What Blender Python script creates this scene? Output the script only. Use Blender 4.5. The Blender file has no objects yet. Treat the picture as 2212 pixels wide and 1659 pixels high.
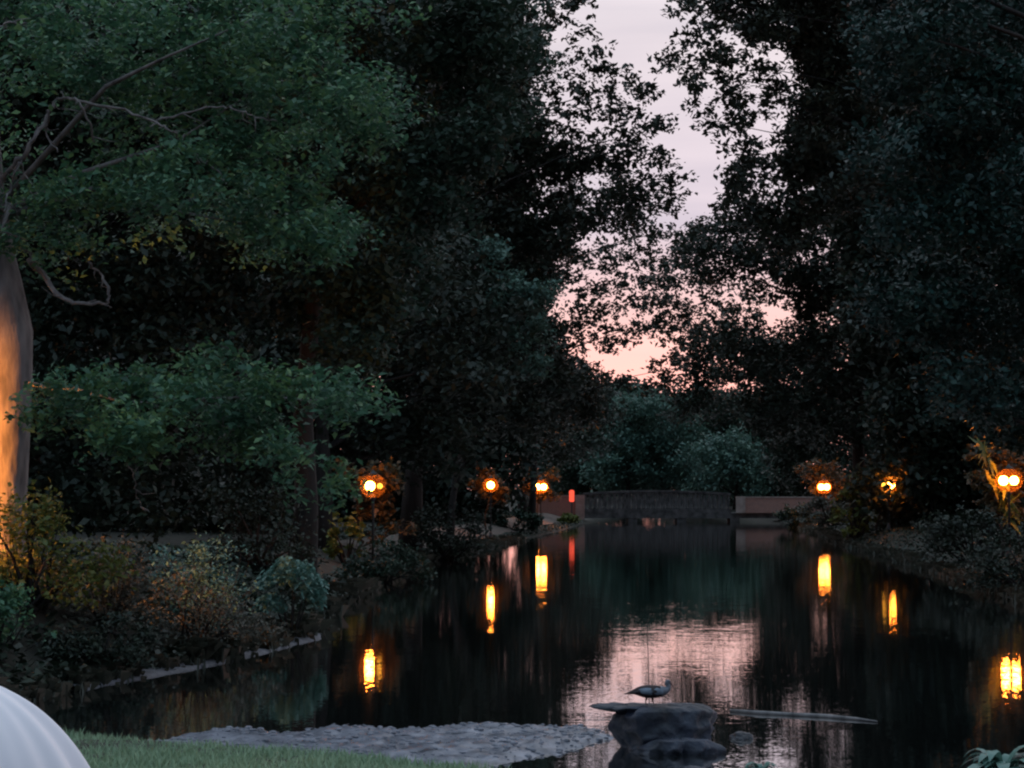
import bpy, math, random
import numpy as np
from mathutils import Vector, noise as mnoise

# ------------------------------------------------------------------ camera, world, exposure
scene = bpy.context.scene
COL = scene.collection
CAMH = 3.5                                   # eye height above the water (z = 0)
FPX = 2212 * 70 / 36.0                       # focal length in frame pixels (frame 2212 x 1659)
HOR = 1050.0                                 # picture row of the horizon
PITCH = math.atan((HOR - 829.5) / FPX)
cam_d = bpy.data.cameras.new("camera")
cam = bpy.data.objects.new("camera", cam_d)
COL.objects.link(cam)
cam_d.sensor_width = 36.0
cam_d.lens = 70.0
cam_d.clip_start = 0.1
cam_d.clip_end = 3000.0
cam.location = (0, 0, CAMH)
cam.rotation_euler = (math.pi / 2 + PITCH, 0, 0)
scene.camera = cam

vs = scene.view_settings
vs.view_transform = 'Standard'
vs.look = 'None'
vs.exposure = 0.0
vs.gamma = 1.0
vs.use_curve_mapping = False
scene.render.engine = 'CYCLES'
cy = scene.cycles
cy.use_denoising = True
cy.max_bounces = 6
cy.diffuse_bounces = 2
cy.glossy_bounces = 3
cy.transmission_bounces = 3
cy.transparent_max_bounces = 4
cy.volume_bounces = 0
cy.sample_clamp_indirect = 6.0
cy.caustics_reflective = False
cy.caustics_refractive = False
cy.filter_width = 2.2

SUN_EL, SUN_ROT = math.radians(0.5), math.radians(32.0)


def nd(nt, typ, **kw):
    n = nt.nodes.new(typ)
    for k, v in kw.items():
        if k.startswith('i_'):
            n.inputs[k[2:].replace('_', ' ')].default_value = v
        else:
            setattr(n, k, v)
    return n


def ramp(nt, stops, interp='LINEAR'):
    r = nt.nodes.new('ShaderNodeValToRGB')
    cr = r.color_ramp
    cr.interpolation = interp
    while len(cr.elements) > 1:
        cr.elements.remove(cr.elements[-1])
    cr.elements[0].position = stops[0][0]
    cr.elements[0].color = (*stops[0][1], 1)
    for p, c in stops[1:]:
        e = cr.elements.new(p)
        e.color = (*c, 1)
    return r


def build_world():
    w = bpy.data.worlds.new("World")
    scene.world = w
    w.use_nodes = True
    nt = w.node_tree
    nt.nodes.clear()
    L = nt.links.new
    out = nd(nt, 'ShaderNodeOutputWorld')
    bg = nd(nt, 'ShaderNodeBackground')
    bg.inputs['Strength'].default_value = 0.125
    L(bg.outputs[0], out.inputs[0])
    sky = nd(nt, 'ShaderNodeTexSky')
    sky.sky_type = 'NISHITA'
    sky.sun_disc = False
    sky.sun_elevation = SUN_EL
    sky.sun_rotation = SUN_ROT
    sky.dust_density = 2.0
    tc = nd(nt, 'ShaderNodeTexCoord')
    sep = nd(nt, 'ShaderNodeSeparateXYZ')
    L(tc.outputs['Generated'], sep.inputs[0])
    # thin dusk cloud: pink low in the west, grey mauve above, dim blue overhead
    el = ramp(nt, [(0.0, (12.5, 5.3, 4.3)), (0.05, (12.0, 5.8, 4.9)), (0.085, (9.6, 6.0, 5.5)),
                   (0.13, (6.4, 5.6, 6.2)), (0.22, (7.0, 6.3, 6.6)), (0.4, (6.4, 6.8, 7.5)), (1.0, (8.0, 9.3, 10.6))])
    L(sep.outputs['Z'], el.inputs[0])
    az = ramp(nt, [(0.0, (0.26, 0.37, 0.46)), (0.35, (0.5, 0.64, 0.75)), (0.5, (0.92, 1.0, 1.05)), (0.85, (0.97, 0.98, 0.99)), (1.0, (1, 1, 1))])
    mr = nd(nt, 'ShaderNodeMapRange')
    mr.inputs['From Min'].default_value = -1.0
    mr.inputs['From Max'].default_value = 1.0
    L(sep.outputs['Y'], mr.inputs['Value'])
    L(mr.outputs[0], az.inputs[0])
    mul = nd(nt, 'ShaderNodeMix', data_type='RGBA', blend_type='MULTIPLY')
    mul.inputs['Factor'].default_value = 1.0
    L(el.outputs[0], mul.inputs['A'])
    L(az.outputs[0], mul.inputs['B'])
    # streaky cloud bands
    mp = nd(nt, 'ShaderNodeMapping')
    mp.inputs['Scale'].default_value = (3.0, 3.0, 26.0)
    mp.inputs['Rotation'].default_value = (0, 0.06, 0)
    L(tc.outputs['Generated'], mp.inputs[0])
    ns = nd(nt, 'ShaderNodeTexNoise')
    ns.inputs['Scale'].default_value = 1.4
    ns.inputs['Detail'].default_value = 4.0
    L(mp.outputs[0], ns.inputs[0])
    cl = ramp(nt, [(0.3, (0.84, 0.84, 0.88)), (0.7, (1.1, 1.07, 1.06))])
    L(ns.outputs[0], cl.inputs[0])
    mul2 = nd(nt, 'ShaderNodeMix', data_type='RGBA', blend_type='MULTIPLY')
    mul2.inputs['Factor'].default_value = 1.0
    L(mul.outputs['Result'], mul2.inputs['A'])
    L(cl.outputs[0], mul2.inputs['B'])
    mx = nd(nt, 'ShaderNodeMix', data_type='RGBA')
    mx.inputs['Factor'].default_value = 0.985
    L(sky.outputs[0], mx.inputs['A'])
    L(mul2.outputs['Result'], mx.inputs['B'])
    L(mx.outputs['Result'], bg.inputs['Color'])


build_world()

sun_d = bpy.data.lights.new("sun", 'SUN')
sun_d.energy = 0.05
sun_d.angle = math.radians(10)
sun_d.color = (1.0, 0.75, 0.6)
sun = bpy.data.objects.new("sun", sun_d)
COL.objects.link(sun)
sun.location = (0, 0, 60)
# the sky's sun stands towards +Y (the far end of the river), a touch to the right
sdir = Vector((math.sin(SUN_ROT) * math.cos(SUN_EL), math.cos(SUN_ROT) * math.cos(SUN_EL), math.sin(SUN_EL)))
sun.rotation_euler = (-sdir).to_track_quat('-Z', 'Y').to_euler()

# ------------------------------------------------------------------ helpers
rng = np.random.default_rng(7)
random.seed(7)


def W(px, py, D):
    """world point on the sight line through frame pixel (px, py) at forward distance D"""
    dx = (px - 1106.0) / FPX
    dy = -(py - 829.5) / FPX
    c, s = math.cos(PITCH), math.sin(PITCH)
    d = np.array([dx, c - dy * s, s + dy * c])
    return np.array([0, 0, CAMH]) + d * (D / d[1])


def wpp(D):
    return D / FPX


def tag(o, label=None, cat=None, group=None, kind=None):
    if label: o['label'] = label
    if cat: o['category'] = cat
    if group: o['group'] = group
    if kind: o['kind'] = kind
    return o


def empty(name, loc, label, cat, group=None):
    o = bpy.data.objects.new(name, None)
    COL.objects.link(o)
    o.location = [float(v) for v in loc]
    o.empty_display_size = 0.3
    return tag(o, label, cat, group)


def link_mesh(name, V, F, mat, parent=None, smooth=False):
    """V world coordinates; F list of index tuples or an (n,4) array"""
    V = np.asarray(V, dtype=np.float64)
    if parent is not None:
        off = np.zeros(3)
        p = parent
        while p is not None:
            off += np.array(p.location)
            p = p.parent
        V = V - off
    me = bpy.data.meshes.new(name)
    if isinstance(F, np.ndarray):
        n, k = F.shape
        me.vertices.add(len(V))
        me.vertices.foreach_set('co', V.astype(np.float32).ravel())
        me.loops.add(n * k)
        me.loops.foreach_set('vertex_index', F.astype(np.int32).ravel())
        me.polygons.add(n)
        me.polygons.foreach_set('loop_start', np.arange(0, n * k, k, dtype=np.int32))
        me.update(calc_edges=True)
    else:
        me.from_pydata([tuple(v) for v in V], [], [tuple(f) for f in F])
        me.update()
    me.materials.append(mat)
    if smooth:
        me.polygons.foreach_set('use_smooth', np.ones(len(me.polygons), dtype=bool))
    o = bpy.data.objects.new(name, me)
    COL.objects.link(o)
    if parent is not None:
        o.parent = parent
    return o


class MB:
    """collects shapes into one mesh"""
    def __init__(self):
        self.V = []
        self.F = []
        self.n = 0

    def add(self, V, F):
        self.V.append(np.asarray(V, dtype=float))
        self.F += [tuple(int(i) + self.n for i in f) for f in F]
        self.n += len(V)

    def tube(self, pts, rad, sides=8, cap=True):
        pts = [np.asarray(p, dtype=float) for p in pts]
        V, F = [], []
        up = np.array([0.31, 0.17, 0.93])
        for i, p in enumerate(pts):
            a = pts[max(i - 1, 0)]
            b = pts[min(i + 1, len(pts) - 1)]
            t = (b - a) / (np.linalg.norm(b - a) + 1e-9)
            u = np.cross(t, up)
            if np.linalg.norm(u) < 0.1:
                u = np.cross(t, np.array([1, 0, 0]))
            u /= np.linalg.norm(u)
            v = np.cross(t, u)
            for k in range(sides):
                an = 2 * math.pi * k / sides
                V.append(p + rad[i] * (math.cos(an) * u + math.sin(an) * v))
        for i in range(len(pts) - 1):
            for k in range(sides):
                a, b = i * sides + k, i * sides + (k + 1) % sides
                F.append((a, b, b + sides, a + sides))
        if cap:
            F.append(tuple(range(sides))[::-1])
            F.append(tuple(range((len(pts) - 1) * sides, len(pts) * sides)))
        self.add(V, F)

    def box(self, x0, x1, y0, y1, z0, z1):
        V = [(x, y, z) for z in (z0, z1) for y in (y0, y1) for x in (x0, x1)]
        self.add(V, [(0, 2, 3, 1), (4, 5, 7, 6), (0, 1, 5, 4), (2, 6, 7, 3), (0, 4, 6, 2), (1, 3, 7, 5)])

    def lathe(self, c, prof, sides=16):
        """prof: list of (r, z) from bottom to top about the vertical through c"""
        V, F = [], []
        for r, z in prof:
            for k in range(sides):
                a = 2 * math.pi * k / sides
                V.append((c[0] + r * math.cos(a), c[1] + r * math.sin(a), c[2] + z))
        for i in range(len(prof) - 1):
            for k in range(sides):
                a, b = i * sides + k, i * sides + (k + 1) % sides
                F.append((a, b, b + sides, a + sides))
        F.append(tuple(range(sides))[::-1])
        F.append(tuple(range((len(prof) - 1) * sides, len(prof) * sides)))
        self.add(V, F)

    def build(self, name, mat, parent=None, smooth=False):
        return link_mesh(name, np.concatenate(self.V), self.F, mat, parent, smooth)


# ------------------------------------------------------------------ materials
def new_mat(name):
    m = bpy.data.materials.new(name)
    m.use_nodes = True
    nt = m.node_tree
    nt.nodes.clear()
    return m, nt, nt.links.new


def leaf_mat(name, cols, transl=0.25, rough=0.5, spec=0.35, nscale=0.6):
    m, nt, L = new_mat(name)
    out = nd(nt, 'ShaderNodeOutputMaterial')
    geo = nd(nt, 'ShaderNodeNewGeometry')
    n = len(cols)
    r = ramp(nt, [(i / max(n - 1, 1), c) for i, c in enumerate(cols)])
    tc = nd(nt, 'ShaderNodeTexCoord')
    ns = nd(nt, 'ShaderNodeTexNoise')
    ns.inputs['Scale'].default_value = nscale
    ns.inputs['Detail'].default_value = 2.0
    L(tc.outputs['Object'], ns.inputs[0])
    mp = nd(nt, 'ShaderNodeMapRange')
    mp.inputs['From Min'].default_value = 0.3
    mp.inputs['From Max'].default_value = 0.7
    L(ns.outputs[0], mp.inputs['Value'])
    mix = nd(nt, 'ShaderNodeMath', operation='MULTIPLY_ADD')
    L(geo.outputs['Random Per Island'], mix.inputs[0])
    mix.inputs[1].default_value = 0.5
    h = nd(nt, 'ShaderNodeMath', operation='MULTIPLY')
    L(mp.outputs[0], h.inputs[0])
    h.inputs[1].default_value = 0.5
    L(h.outputs[0], mix.inputs[2])
    L(mix.outputs[0], r.inputs[0])
    p = nd(nt, 'ShaderNodeBsdfPrincipled')
    L(r.outputs[0], p.inputs['Base Color'])
    p.inputs['Roughness'].default_value = rough
    p.inputs['Specular IOR Level'].default_value = spec
    t = nd(nt, 'ShaderNodeBsdfTranslucent')
    L(r.outputs[0], t.inputs[0])
    ms = nd(nt, 'ShaderNodeMixShader')
    ms.inputs[0].default_value = transl
    L(p.outputs[0], ms.inputs[1])
    L(t.outputs[0], ms.inputs[2])
    L(ms.outputs[0], out.inputs[0])
    return m


def solid_mat(name, c1, c2, scale=4.0, rough=0.8, bump=0.0, detail=5.0, stretch=(1, 1, 1), spec=0.3, dist=0.05):
    m, nt, L = new_mat(name)
    out = nd(nt, 'ShaderNodeOutputMaterial')
    p = nd(nt, 'ShaderNodeBsdfPrincipled')
    tc = nd(nt, 'ShaderNodeTexCoord')
    mp = nd(nt, 'ShaderNodeMapping')
    mp.inputs['Scale'].default_value = stretch
    L(tc.outputs['Object'], mp.inputs[0])
    ns = nd(nt, 'ShaderNodeTexNoise')
    ns.inputs['Scale'].default_value = scale
    ns.inputs['Detail'].default_value = detail
    L(mp.outputs[0], ns.inputs[0])
    r = ramp(nt, [(0.3, c1), (0.7, c2)])
    L(ns.outputs[0], r.inputs[0])
    L(r.outputs[0], p.inputs['Base Color'])
    p.inputs['Roughness'].default_value = rough
    p.inputs['Specular IOR Level'].default_value = spec
    if bump > 0:
        b = nd(nt, 'ShaderNodeBump')
        b.inputs['Strength'].default_value = bump
        b.inputs['Distance'].default_value = dist
        L(ns.outputs[0], b.inputs['Height'])
        L(b.outputs[0], p.inputs['Normal'])
    L(p.outputs[0], out.inputs[0])
    return m


def emit_mat(name, col, s):
    m, nt, L = new_mat(name)
    out = nd(nt, 'ShaderNodeOutputMaterial')
    e = nd(nt, 'ShaderNodeEmission')
    e.inputs[0].default_value = (*col, 1)
    e.inputs[1].default_value = s
    L(e.outputs[0], out.inputs[0])
    return m


def water_mat(name, slope, xs, band=True, lam=0.5, base=(0.008, 0.010, 0.010), ior=1.4):
    """still dark water: the normal is tipped by ripples (real slopes in metres, no bump filtering)"""
    m, nt, L = new_mat(name)
    out = nd(nt, 'ShaderNodeOutputMaterial')
    p = nd(nt, 'ShaderNodeBsdfPrincipled')
    p.inputs['Base Color'].default_value = (*base, 1)
    p.inputs['Roughness'].default_value = 0.02
    p.inputs['IOR'].default_value = ior
    tc = nd(nt, 'ShaderNodeTexCoord')

    def slopes(scale, rot, amount):
        mp = nd(nt, 'ShaderNodeMapping')
        mp.inputs['Scale'].default_value = scale
        mp.inputs['Rotation'].default_value = (0, 0, rot)
        L(tc.outputs['Object'], mp.inputs[0])
        ns = nd(nt, 'ShaderNodeTexNoise')
        ns.inputs['Scale'].default_value = 1.0
        ns.inputs['Detail'].default_value = 2.0
        L(mp.outputs[0], ns.inputs[0])
        sb = nd(nt, 'ShaderNodeVectorMath', operation='SUBTRACT')
        L(ns.outputs['Color'], sb.inputs[0])
        sb.inputs[1].default_value = (0.5, 0.5, 0.5)
        ml = nd(nt, 'ShaderNodeVectorMath', operation='MULTIPLY')
        L(sb.outputs[0], ml.inputs[0])
        ml.inputs[1].default_value = (amount * xs, amount, 0)
        return ml.outputs[0]
    a = slopes((16.0, 20.0, 1), 0.05, slope * 0.9)
    b = slopes((0.3 / lam, 0.8 / lam, 1), -0.08, slope * 0.42)
    vec = b
    if band:
        mp = nd(nt, 'ShaderNodeMapping')
        mp.inputs['Scale'].default_value = (0.05, 0.16, 1)
        L(tc.outputs['Object'], mp.inputs[0])
        ns = nd(nt, 'ShaderNodeTexNoise')
        ns.inputs['Scale'].default_value = 1.0
        ns.inputs['Detail'].default_value = 2.0
        L(mp.outputs[0], ns.inputs[0])
        mr = nd(nt, 'ShaderNodeMapRange')
        mr.inputs['From Min'].default_value = 0.4
        mr.inputs['From Max'].default_value = 0.68
        mr.inputs['To Min'].default_value = 0.45
        mr.inputs['To Max'].default_value = 2.4
        L(ns.outputs[0], mr.inputs['Value'])
        sc = nd(nt, 'ShaderNodeVectorMath', operation='SCALE')
        L(vec, sc.inputs[0])
        L(mr.outputs[0], sc.inputs['Scale'])
        vec = sc.outputs[0]
    ad = nd(nt, 'ShaderNodeVectorMath', operation='ADD')
    L(a, ad.inputs[0])
    L(vec, ad.inputs[1])
    vec = ad.outputs[0]
    up = nd(nt, 'ShaderNodeVectorMath', operation='ADD')
    L(vec, up.inputs[0])
    up.inputs[1].default_value = (0, 0, 1)
    no = nd(nt, 'ShaderNodeVectorMath', operation='NORMALIZE')
    L(up.outputs[0], no.inputs[0])
    L(no.outputs[0], p.inputs['Normal'])
    g = nd(nt, 'ShaderNodeBsdfGlossy')
    g.inputs['Color'].default_value = (0.95, 0.93, 0.92, 1)
    g.inputs['Roughness'].default_value = 0.02
    L(no.outputs[0], g.inputs['Normal'])
    ms = nd(nt, 'ShaderNodeMixShader')
    ms.inputs[0].default_value = 0.5
    L(p.outputs[0], ms.inputs[1])
    L(g.outputs[0], ms.inputs[2])
    L(ms.outputs[0], out.inputs[0])
    return m


def brick_mat(name):
    m, nt, L = new_mat(name)
    out = nd(nt, 'ShaderNodeOutputMaterial')
    p = nd(nt, 'ShaderNodeBsdfPrincipled')
    tc = nd(nt, 'ShaderNodeTexCoord')
    mp = nd(nt, 'ShaderNodeMapping')
    mp.inputs['Rotation'].default_value = (math.pi / 2, 0, 0)
    L(tc.outputs['Object'], mp.inputs[0])
    b = nd(nt, 'ShaderNodeTexBrick')
    b.inputs['Color1'].default_value = (0.36, 0.15, 0.10, 1)
    b.inputs['Color2'].default_value = (0.26, 0.11, 0.08, 1)
    b.inputs['Mortar'].default_value = (0.32, 0.27, 0.24, 1)
    b.inputs['Scale'].default_value = 2.2
    b.inputs['Mortar Size'].default_value = 0.03
    L(mp.outputs[0], b.inputs[0])
    L(b.outputs[0], p.inputs['Base Color'])
    p.inputs['Roughness'].default_value = 0.9
    L(p.outputs[0], out.inputs[0])
    return m


M = {}
M['leaf_near'] = leaf_mat('leaf_near', [(0.02, 0.058, 0.038), (0.065, 0.165, 0.092), (0.20, 0.33, 0.12)], 0.3, nscale=0.9)
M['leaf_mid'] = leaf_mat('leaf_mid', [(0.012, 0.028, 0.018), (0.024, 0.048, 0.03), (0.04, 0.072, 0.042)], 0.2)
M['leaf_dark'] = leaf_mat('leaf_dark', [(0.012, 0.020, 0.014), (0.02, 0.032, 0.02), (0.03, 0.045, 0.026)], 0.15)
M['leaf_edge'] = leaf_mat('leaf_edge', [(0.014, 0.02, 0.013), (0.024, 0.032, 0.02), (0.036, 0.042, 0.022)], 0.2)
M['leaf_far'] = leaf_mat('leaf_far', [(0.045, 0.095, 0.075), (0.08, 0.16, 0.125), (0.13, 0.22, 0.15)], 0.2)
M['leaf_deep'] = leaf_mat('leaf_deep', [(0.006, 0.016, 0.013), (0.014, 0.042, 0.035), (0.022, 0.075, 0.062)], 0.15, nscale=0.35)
M['leaf_teal'] = leaf_mat('leaf_teal', [(0.07, 0.16, 0.13), (0.13, 0.27, 0.22)], 0.2, 0.4, 0.5)
M['leaf_brown'] = leaf_mat('leaf_brown', [(0.045, 0.055, 0.038), (0.08, 0.08, 0.058), (0.11, 0.10, 0.078)], 0.2)
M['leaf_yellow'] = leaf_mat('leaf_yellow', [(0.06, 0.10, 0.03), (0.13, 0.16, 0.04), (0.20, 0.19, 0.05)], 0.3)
M['grass'] = leaf_mat('grass', [(0.15, 0.24, 0.15), (0.24, 0.35, 0.21), (0.33, 0.42, 0.25)], 0.25, 0.6, 0.3)
M['bark'] = solid_mat('bark', (0.012, 0.011, 0.010), (0.036, 0.032, 0.029), 3.0, 0.9, 0.8, 6, (1, 1, 0.25))
M['bark_pale'] = solid_mat('bark_pale', (0.09, 0.085, 0.085), (0.27, 0.25, 0.24), 4.5, 0.9, 0.8, 9, (1, 1, 0.3), dist=0.06)
M['soil'] = solid_mat('soil', (0.016, 0.016, 0.012), (0.036, 0.034, 0.025), 1.5, 0.95, 0.6)
M['mud'] = solid_mat('mud', (0.05, 0.05, 0.055), (0.13, 0.125, 0.14), 3.0, 0.6, 0.6, spec=0.4)
M['path'] = solid_mat('path', (0.07, 0.058, 0.048), (0.15, 0.12, 0.10), 2.0, 0.95, 0.3)
M['rock'] = solid_mat('rock', (0.005, 0.007, 0.011), (0.034, 0.04, 0.062), 2.6, 0.5, 1.0, 10, spec=0.4, dist=0.12)
M['metal'] = solid_mat('metal', (0.02, 0.02, 0.02), (0.035, 0.035, 0.035), 6.0, 0.5)
M['stone'] = solid_mat('stone', (0.03, 0.03, 0.03), (0.13, 0.125, 0.12), 1.6, 0.9, 0.4, 8)
M['brick'] = brick_mat('brick')
M['coping'] = solid_mat('coping', (0.26, 0.20, 0.17), (0.38, 0.31, 0.27), 2.0, 0.9)
M['cloth'] = solid_mat('cloth', (0.70, 0.67, 0.70), (0.86, 0.82, 0.84), 1.5, 0.9)
M['water'] = water_mat('water', 0.038, 0.2, lam=0.16, ior=2.3)
M['pebble'] = solid_mat('pebble', (0.07, 0.075, 0.09), (0.24, 0.24, 0.275), 3.0, 0.5, 0.3, 3, spec=0.4)
M['gravel'] = solid_mat('gravel', (0.035, 0.04, 0.055), (0.23, 0.235, 0.275), 2.6, 0.35, 1.0, 12, spec=0.5, dist=0.05)
SOD = (1.0, 0.26, 0.03)
M['globe'] = emit_mat('globe', SOD, 110.0)
M['globe_strong'] = emit_mat('globe_strong', (1.0, 0.31, 0.045), 24000.0)
M['globe_dim'] = emit_mat('globe_dim', (1.0, 0.50, 0.05), 3.0)
M['red_lit'] = emit_mat('red_lit', (1.0, 0.10, 0.055), 1.3)

# ------------------------------------------------------------------ terrain and water
LY = np.array([-40, 20, 30, 35, 40, 46, 55, 77, 91, 105, 122, 140, 165, 195, 215, 236, 260, 900])
LX = np.array([-12, -9.5, -8.5, -7.6, -6.0, -4.8, -5.2, -4.8, -4.4, -2.2, -0.4, 1.7, 4.6, 7.2, 8.5, 16, 18, 18])
RY = np.array([-40, 20, 40, 60, 75, 100, 116, 140, 175, 195, 215, 236, 260, 900])
RX = np.array([14, 13.5, 14.5, 15.5, 16.8, 18.8, 19.6, 22, 25, 26.2, 24.5, 16, 17, 17])
NX = np.array([-60, -9, -5.9, -4.2, -2.3, -0.6, 0.1, 0.9, 3, 6, 9, 60])
NY = np.array([29, 28.5, 26.9, 25.9, 25.1, 23.9, 23.0, 21.4, 20, 19.5, 20, 22])


def sstep(t):
    t = np.clip(t, 0, 1)
    return t * t * (3 - 2 * t)


def ground_z(x, y):
    x = np.asarray(x, float)
    y = np.asarray(y, float)
    tl = np.interp(y, LY, LX) - x
    tr = x - np.interp(y, RY, RX)
    tn = np.interp(x, NX, NY) - y
    hl = np.interp(y, [0, 46, 62, 80, 400], [1.9, 1.9, 1.2, 0.8, 0.9])
    zl = np.where(tl > -1, -0.5 + 0.55 * sstep(tl + 1) + hl * sstep(tl / 4.0) + 0.012 * np.clip(tl - 4, 0, 400), -0.5)
    zr = np.where(tr > -1, -0.5 + 0.55 * sstep(tr + 1) + 0.85 * sstep(tr / 3.0) + 0.012 * np.clip(tr - 4, 0, 400), -0.5)
    zn = np.where(tn > -1, -0.5 + 0.55 * sstep(tn + 1) + 0.12 * sstep(tn / 0.5) + 0.068 * np.clip(tn, 0, 30), -0.5)
    return np.maximum(np.maximum(zl, zr), zn)


def gz(x, y):
    return float(ground_z(x, y))


def build_terrain():
    xs = np.concatenate([np.linspace(-400, -40, 19), np.linspace(-36, -14, 23), np.arange(-13.6, 34, 0.4), np.linspace(35, 60, 20), np.linspace(70, 400, 18)])
    ys = np.concatenate([np.linspace(-60, -2, 15), np.arange(0, 20, 1.0), np.arange(20, 52, 0.4), np.arange(52, 130, 1.0), np.arange(130, 280, 2.5), np.linspace(290, 900, 20)])
    X, Y = np.meshgrid(xs, ys)
    Z = ground_z(X, Y)
    nz = np.array([[mnoise.noise(Vector((x * 0.5, y * 0.5, 0))) + 0.5 * mnoise.noise(Vector((x * 1.7, y * 1.7, 3))) for x in xs] for y in ys])
    Z = Z + np.where(Z > -0.2, 0.07, 0.0) * nz
    nx, ny = len(xs), len(ys)
    V = np.stack([X.ravel(), Y.ravel(), Z.ravel()], 1)
    idx = np.arange(nx * ny).reshape(ny, nx)
    F = np.stack([idx[:-1, :-1].ravel(), idx[:-1, 1:].ravel(), idx[1:, 1:].ravel(), idx[1:, :-1].ravel()], 1)
    tag(link_mesh('ground', V, F, M['soil'], smooth=True), kind='structure')
    # water
    V = [(-70, 10, 0), (90, 10, 0), (90, 880, 0), (-70, 880, 0)]
    tag(link_mesh('river_water', V, [(0, 1, 2, 3)], M['water']), kind='structure')
    # low gravel bar in front of the near bank; its outline is where the water laps it
    xs, ys = np.arange(-6.2, 1.9, 0.06), np.arange(23.2, 30.4, 0.06)
    X, Y = np.meshgrid(xs, ys)
    tp = np.interp(xs, [-5.6, -4.6, -3.6, -2.6, -1.2, -0.6, -0.3, 0.4, 1.0, 1.35, 1.6], [27.2, 28.3, 28.9, 29.1, 29.3, 29.0, 29.4, 29.45, 29.2, 28.6, 27.0])
    bt = np.interp(xs, [-6.2, -0.6, 0.2, 0.9, 1.35, 1.6], [24, 24, 25.9, 26.7, 27.3, 27.6])
    Z = np.empty_like(X)
    for r in range(len(ys)):
        for c in range(len(xs)):
            x, y = xs[c], ys[r]
            e = min(tp[c] - y, y - bt[c], (x + 4.9) * 1.2)
            n = mnoise.noise(Vector((x * 1.1, y * 0.7, 5))) * 0.5 + mnoise.noise(Vector((x * 4, y * 2.6, 1))) * 0.3 + mnoise.noise(Vector((x * 11, y * 7, 2))) * 0.2
            Z[r, c] = 0.075 * min(1.0, max(-2.0, e * 1.4)) + 0.13 * n - 0.012
    nx, ny = len(xs), len(ys)
    V = np.stack([X.ravel(), Y.ravel(), Z.ravel()], 1)
    idx = np.arange(nx * ny).reshape(ny, nx)
    F = np.stack([idx[:-1, :-1].ravel(), idx[:-1, 1:].ravel(), idx[1:, 1:].ravel(), idx[1:, :-1].ravel()], 1)
    tag(link_mesh('gravel_bar', V, F, M['gravel'], smooth=True), kind='structure')
    # loose pebbles lying on the bar
    Vp, Fp = [], []
    for k in range(1900):
        x, y = rng.uniform(-6, 1.5), rng.uniform(25.5, 29.6)
        c, r = int((x - xs[0]) / 0.06), int((y - ys[0]) / 0.06)
        if Z[r, c] < 0.0:
            continue
        q = 0.012 + 0.04 * rng.uniform(0, 1) ** 4
        b = len(Vp)
        n0 = 7
        ph = rng.uniform(0, 6.28)
        for lv, (rr, zz) in enumerate(((1.0, -0.2), (0.9, 0.35), (0.45, 0.62))):
            for i in range(n0):
                a = ph + 6.283 * i / n0
                w = rr * q * rng.uniform(0.85, 1.15)
                Vp.append((x + w * 1.25 * math.cos(a), y + w * math.sin(a), Z[r, c] + zz * q))
        for lv in range(2):
            for i in range(n0):
                a, e = b + lv * n0 + i, b + lv * n0 + (i + 1) % n0
                Fp.append((a, e, e + n0, a + n0))
        Fp.append(tuple(range(b + 2 * n0, b + 3 * n0)))
    tag(link_mesh('pebbles', Vp, Fp, M['pebble']), 'grey pebbles strewn over the gravel bar by the grass', 'pebbles', kind='stuff')
    # muddy shelf at the water's edge under the left shrubs
    V, F = [], []
    ys = np.arange(34.5, 47.5, 0.25)
    for i, y in enumerate(ys):
        xe = np.interp(y, LY, LX)
        wd = 0.16 + 0.12 * mnoise.noise(Vector((y * 0.8, 2, 0))) + 0.05 * mnoise.noise(Vector((y * 3, 5, 0)))
        for off, z in ((-0.5, 0.16), (-0.2, 0.11), (0.1 + 0.5 * wd, 0.07), (0.22 + wd, 0.03), (0.3 + wd, -0.06)):
            V.append((xe + off, y, z + 0.015 * mnoise.noise(Vector((y * 2, off * 4, 1)))))
        if i:
            for k in range(4):
                a = (i - 1) * 5 + k
                F.append((a, a + 1, a + 6, a + 5))
    tag(link_mesh('shore', V, F, M['mud'], smooth=True), kind='structure')
    # beaten path along the left bank, lit by the lamps
    V, F = [], []
    ys = np.arange(90, 193, 1.0)
    for i, y in enumerate(ys):
        xe = np.interp(y, LY, LX)
        for off in (-4.2, -3.2, -2.2, -1.4):
            x = xe + off + 0.15 * math.sin(y * 0.7 + off)
            V.append((x, y, gz(x, y) + 0.07))
        if i:
            for k in range(3):
                a = (i - 1) * 4 + k
                F.append((a, a + 1, a + 5, a + 4))
    tag(link_mesh('path', V, F, M['path'], smooth=True), kind='structure')


build_terrain()


# ------------------------------------------------------------------ foliage
def leaf_arrays(C, S, up_bias=0.3, aspect=0.55, fold=0.1, tdir=None):
    n = len(C)
    N = rng.normal(size=(n, 3))
    N /= np.linalg.norm(N, axis=1, keepdims=True)
    N[:, 2] = np.abs(N[:, 2]) + up_bias
    N /= np.linalg.norm(N, axis=1, keepdims=True)
    T = rng.normal(size=(n, 3))
    if tdir is not None:
        T = T * 0.5 + tdir
    T -= (T * N).sum(1, keepdims=True) * N
    T /= np.linalg.norm(T, axis=1, keepdims=True) + 1e-9
    B = np.cross(N, T)
    S = S[:, None]
    base = C - T * S * 0.5
    tip = C + T * S * 0.5
    r = C + B * S * aspect * 0.5 + N * S * fold - T * S * 0.08
    l = C - B * S * aspect * 0.5 + N * S * fold - T * S * 0.08
    V = np.empty((n, 4, 3))
    V[:, 0], V[:, 1], V[:, 2], V[:, 3] = base, r, tip, l
    F = np.arange(n * 4).reshape(n, 4)
    return V.reshape(-1, 3), F


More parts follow.
